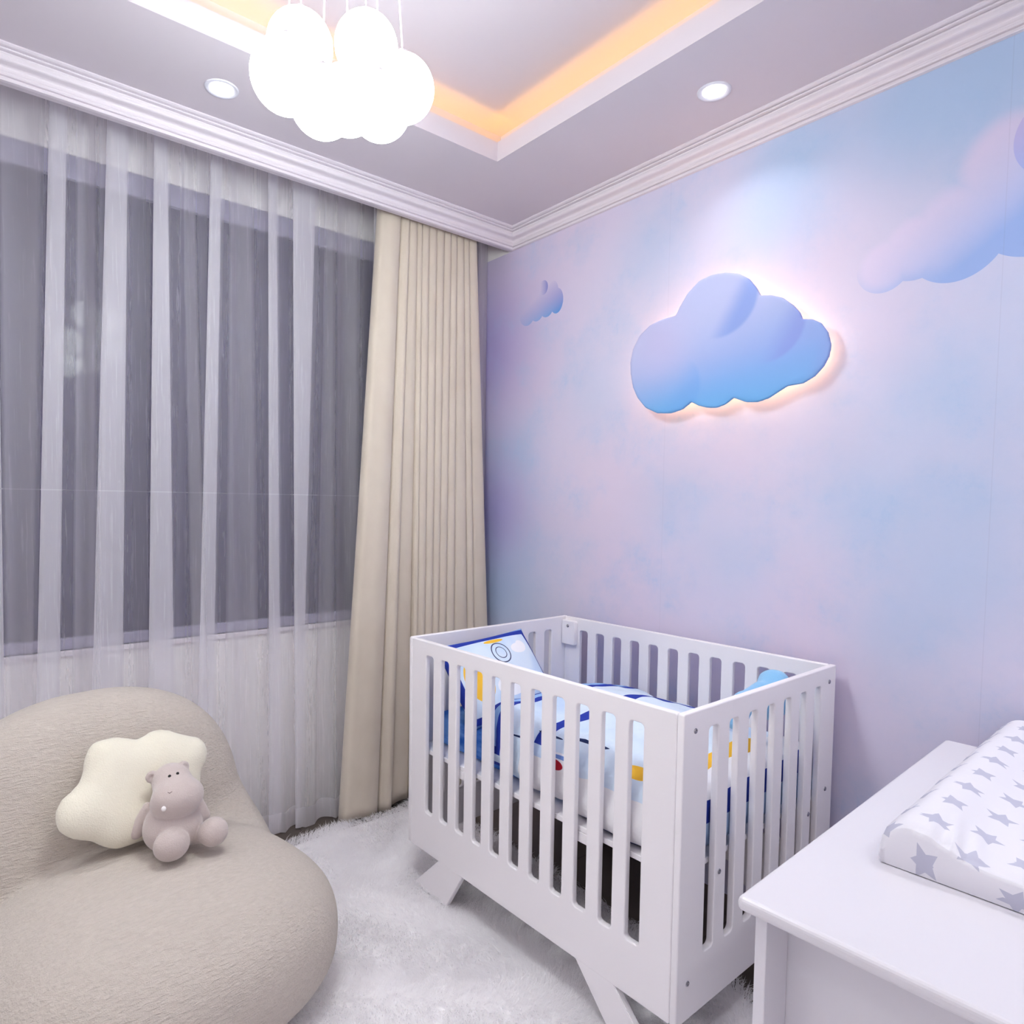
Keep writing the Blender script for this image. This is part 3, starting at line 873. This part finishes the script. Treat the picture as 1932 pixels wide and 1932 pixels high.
p = panel('end_panel', CW, CB, CT, es, M_crib.m, crib); place(p, M4((1, 0, 0), (0, 0, 1), (0, -1, 0), (0, CL, 0)))
def leg(pts, u0, u1):
    bm = bmesh.new()
    a_ = [bm.verts.new((u0, v, z_)) for v, z_ in pts]; b_ = [bm.verts.new((u1, v, z_)) for v, z_ in pts]
    bm.faces.new(a_); bm.faces.new(b_[::-1])
    for k in range(4): bm.faces.new((a_[k], b_[k], b_[(k+1) % 4], a_[(k+1) % 4]))
    bmesh.ops.recalc_face_normals(bm, faces=bm.faces[:])
    es_ = [e for e in bm.edges if not all(abs(v.co.z-CB) < .006 for v in e.verts)]
    bmesh.ops.bevel(bm, geom=es_, offset=.002, segments=2, affect='EDGES')
    return bm
LZ = -.026
for u0 in (.0005, CW-PT):
    obj('leg', leg([(.970, CB+.003), (.834, CB+.003), (.925, LZ), (1.125, LZ)], u0, u0+PT), M_crib.m, crib)
    obj('leg', leg([(.328, CB+.003), (.191, CB+.003), (.040, LZ), (.190, LZ)], u0, u0+PT), M_crib.m, crib)
def screw(u, v, z_, n='near'):
    bm = disc_stack([(0, .0012), (.0022, .0008), (.0026, .0022), (.0058, .0022), (.0068, .0008), (.0070, 0)], 18)
    o = obj('screw', bm, M_chrome.m, crib, True)
    if n == 'near': place(o, M4((1, 0, 0), (0, 0, 1), (0, -1, 0), (u, v, z_)))
    else: place(o, M4((0, 1, 0), (0, 0, 1), (-1, 0, 0), (u, v, z_)))
for u, z_ in ((.049, .844), (.790, .845), (.788, .505), (.176, .452), (.676, .456), (.045, .214), (.79, .214)):
    screw(u, 0, z_)
# corner bracket on the inside of the far back corner
bk = panel('corner_bracket', .075, -.075, .03, [], M_crib.m, crib, .003, .022); place(bk, M4((0, 1, 0), (0, 0, 1), (-1, 0, 0), (CW-PT-.0005, CL-PT-.077, .848)))
screw(CW-PT-.023, CL-PT-.038, .855, 'side')
# base board and slats
obj('mattress_base', boxmesh((PT+.006, CW-PT-.006, PT+.004, CL-PT-.004, .470, .486), bevel=.002), M_crib.m, crib)
for v in (.3, .86):
    obj('cross_rail', boxmesh((PT+.004, CW-PT-.004, v, v+.05, .440, .4695), bevel=.002), M_crib.m, crib)

# ------------------------------------------------------------------ bedding
NAVY, SKY, PALE, YEL, WHT = srgb(44, 62, 158), srgb(150, 186, 232), srgb(214, 228, 244), srgb(240, 188, 66), srgb(240, 240, 246)
M_sheet = Mat('blue_sheet', srgb(74, 134, 218), .85, .1)
M_sheet.color(M_sheet.mix(M_sheet.noise(7, 3, (1, 1, 3)).sstep(.4, .62), srgb(50, 108, 200), srgb(112, 164, 232)))
M_sheet.bump(M_sheet.noise(12, 3, (1, 1, 3)), .5, .01)
def frame_obj(o):
    o.location = crib.matrix_world @ Vector((0, 0, 0)) if False else Vector((1.36, .9019, 0)); o.rotation_euler = (0, 0, CA)
mat_ = obj('crib_mattress', snets('crib_mattress', lambda X, Y, Z: rbox(X, Y, Z, (.445, .602, .545), (.358, .535, .055), .022)+.003*wob(X, Y, Z, 40, 2), (.02, .02, .48), (.82, 1.16, .61), .012), M_sheet.m, smooth=True)
frame_obj(mat_); tag(mat_, 'crib mattress in a bright blue fitted sheet inside the white crib', 'mattress')

M_duvet = Mat('printed_duvet', PALE, .85, .1)
D = M_duvet
x, y, z = D.coords()
side = x.lt(.10)
fold = D.noise(6, 2)*.05
yy = y+fold-.025
c = D.mix(D.noise(3, 2).sstep(.45, .6), PALE, srgb(190, 210, 238))
white_under = (z+D.noise(5, 2)*.06).lt(.645)*yy.lt(.60)
c = D.mix(white_under, c, srgb(238, 236, 240))
# stripes across the head edge and round the hem
s_ = (y-.5)*1.0
head = yy.band(.742, .775)+yy.band(.690, .715)
c = D.mix(head.min(1.0), c, NAVY)
c = D.mix(yy.band(.715, .742), c, SKY)
hem = x.lt(.16)*yy.gt(.70)*z.lt(.60)
c = D.mix(hem, c, NAVY)
c = D.mix(x.lt(.16)*yy.gt(.60)*z.band(.545, .575), c, PALE)
c = D.mix(x.lt(.2)*z.lt(.497), c, srgb(40, 50, 120))
top = z.gt(.70)
c = D.mix(z.gt(.66)*(yy+x*.15).band(.51, .56), c, NAVY)
# near end hangs down in bands
near = y.lt(.125)*x.gt(.14)
c = D.mix(near*z.gt(.62), c, WHT)
c = D.mix(near*z.band(.680, .758), c, YEL)
c = D.mix(near*z.band(.575, .634), c, NAVY)
c = D.mix(near*z.lt(.575), c, srgb(168, 192, 226))
# simple printed shapes on the long side: balloons, clouds and dashes
def spot(cv, cz, rv, rz): return (((y-cv)*(1/rv)).pow(2.0)+((z-cz)*(1/rz)).pow(2.0)).lt(1.0)*side
c = D.mix(spot(.43, .632, .066, .028), c, WHT)
c = D.mix(spot(.455, .622, .030, .017)+spot(.392, .632, .022, .018), c, srgb(178, 34, 52))
c = D.mix(spot(.424, .648, .052, .006), c, srgb(120, 150, 214))
c = D.mix(spot(.19, .765, .05, .013)+spot(.19, .676, .05, .012), c, YEL)
c = D.mix(spot(.60, .66, .05, .003)+spot(.36, .70, .06, .003)+spot(.27, .735, .05, .003)+spot(.5, .69, .05, .0026), c, srgb(40, 52, 92))
c = D.mix(spot(.20, .60, .02, .006)+spot(.37, .55, .008, .008), c, srgb(120, 128, 196))
D.color(c)
D.bump(D.noise(9, 3, (1, 1.6, 1))+D.noise(30, 2)*.25, .8, .012)
def f_duvet(X, Y, Z):
    topz = .060*np.exp(-((Y-.47)/.17)**2)*np.exp(-((X-.42)/.22)**2)+.03*np.exp(-((Y-.72)/.10)**2)-.05*np.clip((X-.5)/.3, 0, 1)
    d = rbox(X, Y, Z-topz, (.425, .425, .590), (.390, .393, .105), .075)
    d2 = rbox(X, Y, Z, (.30, .22, .545), (.262, .19, .060), .055)
    return smin(d, d2, .03)+.014*wob(X, Y, Z, 24, 5)+.006*wob(X, Y, Z, 62, 9)
def lift(f):   # keep the cloth on top of the mattress and inside the boards
    return lambda X, Y, Z: np.maximum(np.maximum(f(X, Y, Z), .024-X), np.maximum(.024-Y, np.maximum(.4875-Z, np.maximum(X-.805, -rbox(X, Y, Z, (.445, .602, .545), (.363, .540, .060), .022)))))
duv = obj('duvet', snets('duvet', lift(f_duvet), (.02, .02, .48), (.83, .84, .80), .010), D.m, smooth=True)
frame_obj(duv); tag(duv, 'puffy pale blue duvet with navy bands and printed shapes heaped in the white crib', 'duvet')
sm_ = duv.modifiers.new('smooth', 'SMOOTH'); sm_.iterations = 2

# pillow leaning on the far end
M_pil = Mat('printed_pillowcase', PALE, .85, .1)
x, y, z = M_pil.coords()
PWd, PHt = .225, .165
bd = (x.abs()*(1/PWd)).max(y.abs()*(1/PHt)+.0)
c = M_pil.mix(M_pil.noise(5, 2).sstep(.45, .6), PALE, srgb(196, 216, 242))
def psp(cx_, cy_, rx_, ry_): return (((x-cx_)*(1/rx_)).pow(2.0)+((y-cy_)*(1/ry_)).pow(2.0))
c = M_pil.mix(psp(.12, .075, .04, .022).lt(1.0)+psp(.14, .085, .025, .022).lt(1.0)+psp(.0, -.06, .07, .04).lt(1.0), c, WHT)
ringp = psp(.02, .07, .045, .045).band(.80, 1.0)+psp(.02, .07, .026, .026).band(.75, 1.0)
c = M_pil.mix(ringp, c, srgb(70, 76, 110))
c = M_pil.mix(psp(-.13, -.01, .055, .085).lt(1.0)+psp(.02, .125, .05, .008).lt(1.0), c, YEL)
c = M_pil.mix((x.abs()-(PWd-.030)).max(y.abs()-(PHt-.030)).gt(0.0), c, NAVY)
c = M_pil.mix((x.abs()-(PWd-.008)).max(y.abs()-(PHt-.008)).gt(0.0), c, SKY)
M_pil.color(c); M_pil.bump(M_pil.noise(10, 3), .5, .008)
N_ = 40
uu = np.linspace(-1, 1, N_)
UU, VV = np.meshgrid(uu, uu, indexing='ij')
def pil_side(sg):
    th_ = .052*((1-np.abs(UU)**2.6)*(1-np.abs(VV)**2.6))**.55+.002*np.sin(UU*9+VV*4)*(1-UU**2)*(1-VV**2)
    pin = 1-.045*(1-np.abs(UU)**2)*(np.abs(VV)**4)
    pin2 = 1-.045*(1-np.abs(VV)**2)*(np.abs(UU)**4)
    return np.stack([UU*PWd*pin2, VV*PHt*pin, sg*th_], -1)
A_, B_ = pil_side(1).reshape(-1, 3), pil_side(-1).reshape(-1, 3)
F_ = []
for i in range(N_-1):
    for j in range(N_-1):
        a_, b_, c_, d_ = i*N_+j, (i+1)*N_+j, (i+1)*N_+j+1, i*N_+j+1
        F_.append((a_, b_, c_, d_)); F_.append((d_+N_*N_, c_+N_*N_, b_+N_*N_, a_+N_*N_))
bm = bmesh.new(); bm.from_mesh(pydata('pillow', np.concatenate([A_, B_]), F_)); bmesh.ops.remove_doubles(bm, verts=bm.verts[:], dist=.0003)
pl_ = obj('crib_pillow', bm, M_pil.m, smooth=True)
lean_ = math.radians(52)
CF = Matrix.Translation((1.36, .9019, 0)) @ Matrix.Rotation(CA, 4, 'Z')
pl_.matrix_world = CF @ M4((1, 0, 0), (0, math.cos(lean_), math.sin(lean_)), (0, -math.sin(lean_), math.cos(lean_)), (.285, .985, .738)) @ Matrix.Rotation(math.radians(3), 4, 'Z')
tag(pl_, 'pale blue crib pillow with a navy border leaning on the far end of the crib', 'pillow')

# light blue soft toy in the near back corner
M_toy = Mat('sky_plush', srgb(134, 190, 232), .92, .05); M_toy.b.inputs['Sheen Weight'].default_value = .4
M_toy.bump(M_toy.noise(250, 3), .5, .002)
def f_toy(X, Y, Z):
    d = ell(X, Y, Z, (.60, .095, .80), (.085, .055, .060))
    d = smin(d, ell(X, Y, Z, (.645, .105, .845), (.050, .045, .038)), .02)
    d = smin(d, capsule(X, Y, Z, (.56, .105, .832), (.46, .10, .815), .026, .030), .012)
    d = smin(d, capsule(X, Y, Z, (.46, .10, .815), (.41, .095, .775), .030, .030), .012)
    d = smin(d, ell(X, Y, Z, (.705, .10, .79), (.035, .035, .035)), .01)
    return d+.001*wob(X, Y, Z, 90, 3)
toy = obj('soft_toy', snets('soft_toy', f_toy, (.36, .03, .72), (.76, .18, .90), .006), M_toy.m, smooth=True)
frame_obj(toy); tag(toy, 'sky blue plush toy lying on the duvet in the near corner of the crib', 'soft toy')

# ------------------------------------------------------------------ dresser (changing table)
DA = math.radians(2.3)
DX, DY, DZ = .992, .552, .756
dres = empty('changing_dresser', (DX, DY, FLOOR), DA, 'white changing dresser in the right foreground, its end towards the camera', 'dresser')
H_ = DZ-FLOOR
DL, DD = 1.15, .50
# local: x along the long side, y negative towards the camera
obj('top', boxmesh((0, DL, -DD, 0, H_-.024, H_), bevel=.009, seg=4), M_dress.m, dres)
obj('end_frame', boxmesh((.022, .042, -DD+.02, -.02, H_-.030, H_-.0245), (.022, .102, -.041, -.022, 0.03, H_-.0245), (.022, .102, -DD+.02, -DD+.04, 0.03, H_-.0245), (.0225, .1015, -DD+.04, -.041, .07, .13), bevel=.0015), M_dress.m, dres)
obj('end_panel', boxmesh((.1025, .112, -DD+.03, -.022, .08, H_-.025)), M_dress.m, dres)
obj('back_panel', boxmesh((.1125, DL-.051, -.032, -.024, .08, H_-.0245)), M_dress.m, dres)
obj('end_panel', boxmesh((DL-.05, DL-.03, -DD+.02, -.024, .03, H_-.0245), bevel=.001), M_dress.m, dres)
for k in range(3):
    zt = H_-.04-k*.215
    dw = obj('drawer', boxmesh((.115, DL-.055, -DD+.012, -DD+.032, zt-.20, zt), bevel=.002), M_dress.m, dres)
    for xq in (.35, .80):
        obj('knob', sphere((xq, -DD-.008, zt-.10), .014, 16, 12), M_chrome.m, dw, True)

# ------------------------------------------------------------------ changing pad with grey stars
PX, PY = 1.288-DX, .436-DY        # local position of its near left corner on the dresser
PLn, PWi = .90, .40
def pad_h(s_):                     # height across the width
    t = np.clip(s_/PWi, 0, 1)
    edge_ = np.minimum(t, 1-t)*PWi
    return .052+.034*np.exp(-((edge_-.050)/.060)**2)-.012*np.exp(-(edge_/.015)**2)
ns, nl = 56, 90
S_ar = np.linspace(0, 1, ns); L_ar = np.linspace(0, 1, nl)
rows_ = []; UVs = []
def prow(X, drop):
    """one loop of the top surface at length X; drop lowers it down the end face"""
    out_, uv_ = [], []
    # left side face
    for q in np.linspace(0, 1, 6):
        out_.append((X, .0+.004*math.sin(PI*q), pad_h(np.array([0.]))[0]*q*.9)); uv_.append(-.05+.05*q)
    for s_ in np.linspace(0, PWi, ns):
        out_.append((X, -s_, float(pad_h(np.array([s_]))[0]))); uv_.append(s_)
    for q in np.linspace(1, 0, 6):
        out_.append((X, -PWi, float(pad_h(np.array([PWi]))[0])*q*.9)); uv_.append(PWi+.05*(1-q))
    out_ = np.array(out_)
    if drop > 0: out_[:, 2] *= (1-drop)
    return out_, uv_
Pg, Ug = [], []
for q in np.linspace(1, 0, 9)[:-1]:            # near end face, from the table up
    o1, uv_ = prow(0, q); o1[:, 0] -= .004*math.sin(PI*q); Pg.append(o1); Ug.append([(-q*.065, b_) for b_ in uv_])
for i, X in enumerate(np.linspace(0, PLn, nl)):
    o1, uv_ = prow(X, 0)
    if i == 0: pass
    rnd_ = .010*math.exp(-(X/.012)**2)+.010*math.exp(-((PLn-X)/.012)**2)
    o1[:, 2] = np.maximum(o1[:, 2]-rnd_*(o1[:, 2] > .03), 0)
    # gathered wrinkles fanning from the ridge near the end
    yv = -o1[:, 1]
    wr_ = .006*np.sin((yv-.03)*190+X*35)*np.exp(-((yv-.10)/.04)**2)*np.exp(-(X/.10)**2)
    o1[:, 2] += wr_*(o1[:, 2] > .03)+.0012*np.sin(yv*60+X*22)*(o1[:, 2] > .03)
    Pg.append(o1); Ug.append([(X, b_) for b_ in uv_])
for q in np.linspace(0, 1, 9)[1:]:
    o1, uv_ = prow(PLn, q); Pg.append(o1); Ug.append([(PLn+q*.065, b_) for b_ in uv_])
Pg = np.array(Pg); Ug = np.array(Ug)
me = grid_mesh('cover', Pg)
uvl = me.uv_layers.new(name='UVMap')
Uf = Ug.reshape(-1, 2)
lv = np.zeros(len(me.loops), int); me.loops.foreach_get('vertex_index', lv)
uvl.data.foreach_set('uv', Uf[lv].ravel())
M_star = Mat('star_cotton', srgb(240, 238, 246), .8, .15)
tcx = M_star.nt.nodes.new('ShaderNodeTexCoord'); sp_ = M_star.nt.nodes.new('ShaderNodeSeparateXYZ'); M_star.link(tcx.outputs['UV'], sp_.inputs[0])
ux, uy = E(M_star.nt, sp_.outputs[0]), E(M_star.nt, sp_.outputs[1])
CX_, CY_ = .105, .062
ux = ux+.045; uy = uy+.028
rowi = (uy*(1/CY_)).floor()
ax_ = (ux+rowi.mod(2.0)*(CX_*.5)).mod(CX_)-CX_/2
ay_ = uy.mod(CY_)-CY_/2
r_ = (ax_*ax_+ay_*ay_).sqrt()
thn = ax_.atan2(ay_)+(rowi.mod(3.0)*.5+(ux*(1/CX_)).floor().mod(2.0)*.3)
sec = 2*PI/5
fa = ((thn+sec/2).mod(sec)-sec/2).abs()
Rt, Rin = .0265, .0128
den = fa.sin()*Rt+((sec/2-fa).sin())*Rin
bound = (Rt*Rin*math.sin(sec/2))/1.0
star = (r_*den).lt(bound)
M_star.color(M_star.mix(star, srgb(228, 226, 234), srgb(190, 190, 208)))
M_star.bump(M_star.noise(16, 3, kind='Object')+M_star.noise(600, 2)*.05, .35, .004)
pad = empty('changing_pad', (DX, DY, DZ), DA, 'contoured changing pad in a white cover with grey stars, on top of the white dresser', 'changing pad')
cv_ = obj('cover', me, M_star.m, pad, True); cv_.location = (PX, PY, .0015)
pad_b = obj('foam_base', boxmesh((PX+.006, PX+PLn-.006, PY-PWi+.006, PY-.006, .0008, .010), bevel=.003), Mat('grey_piping', srgb(120, 116, 150), .8).m, pad)
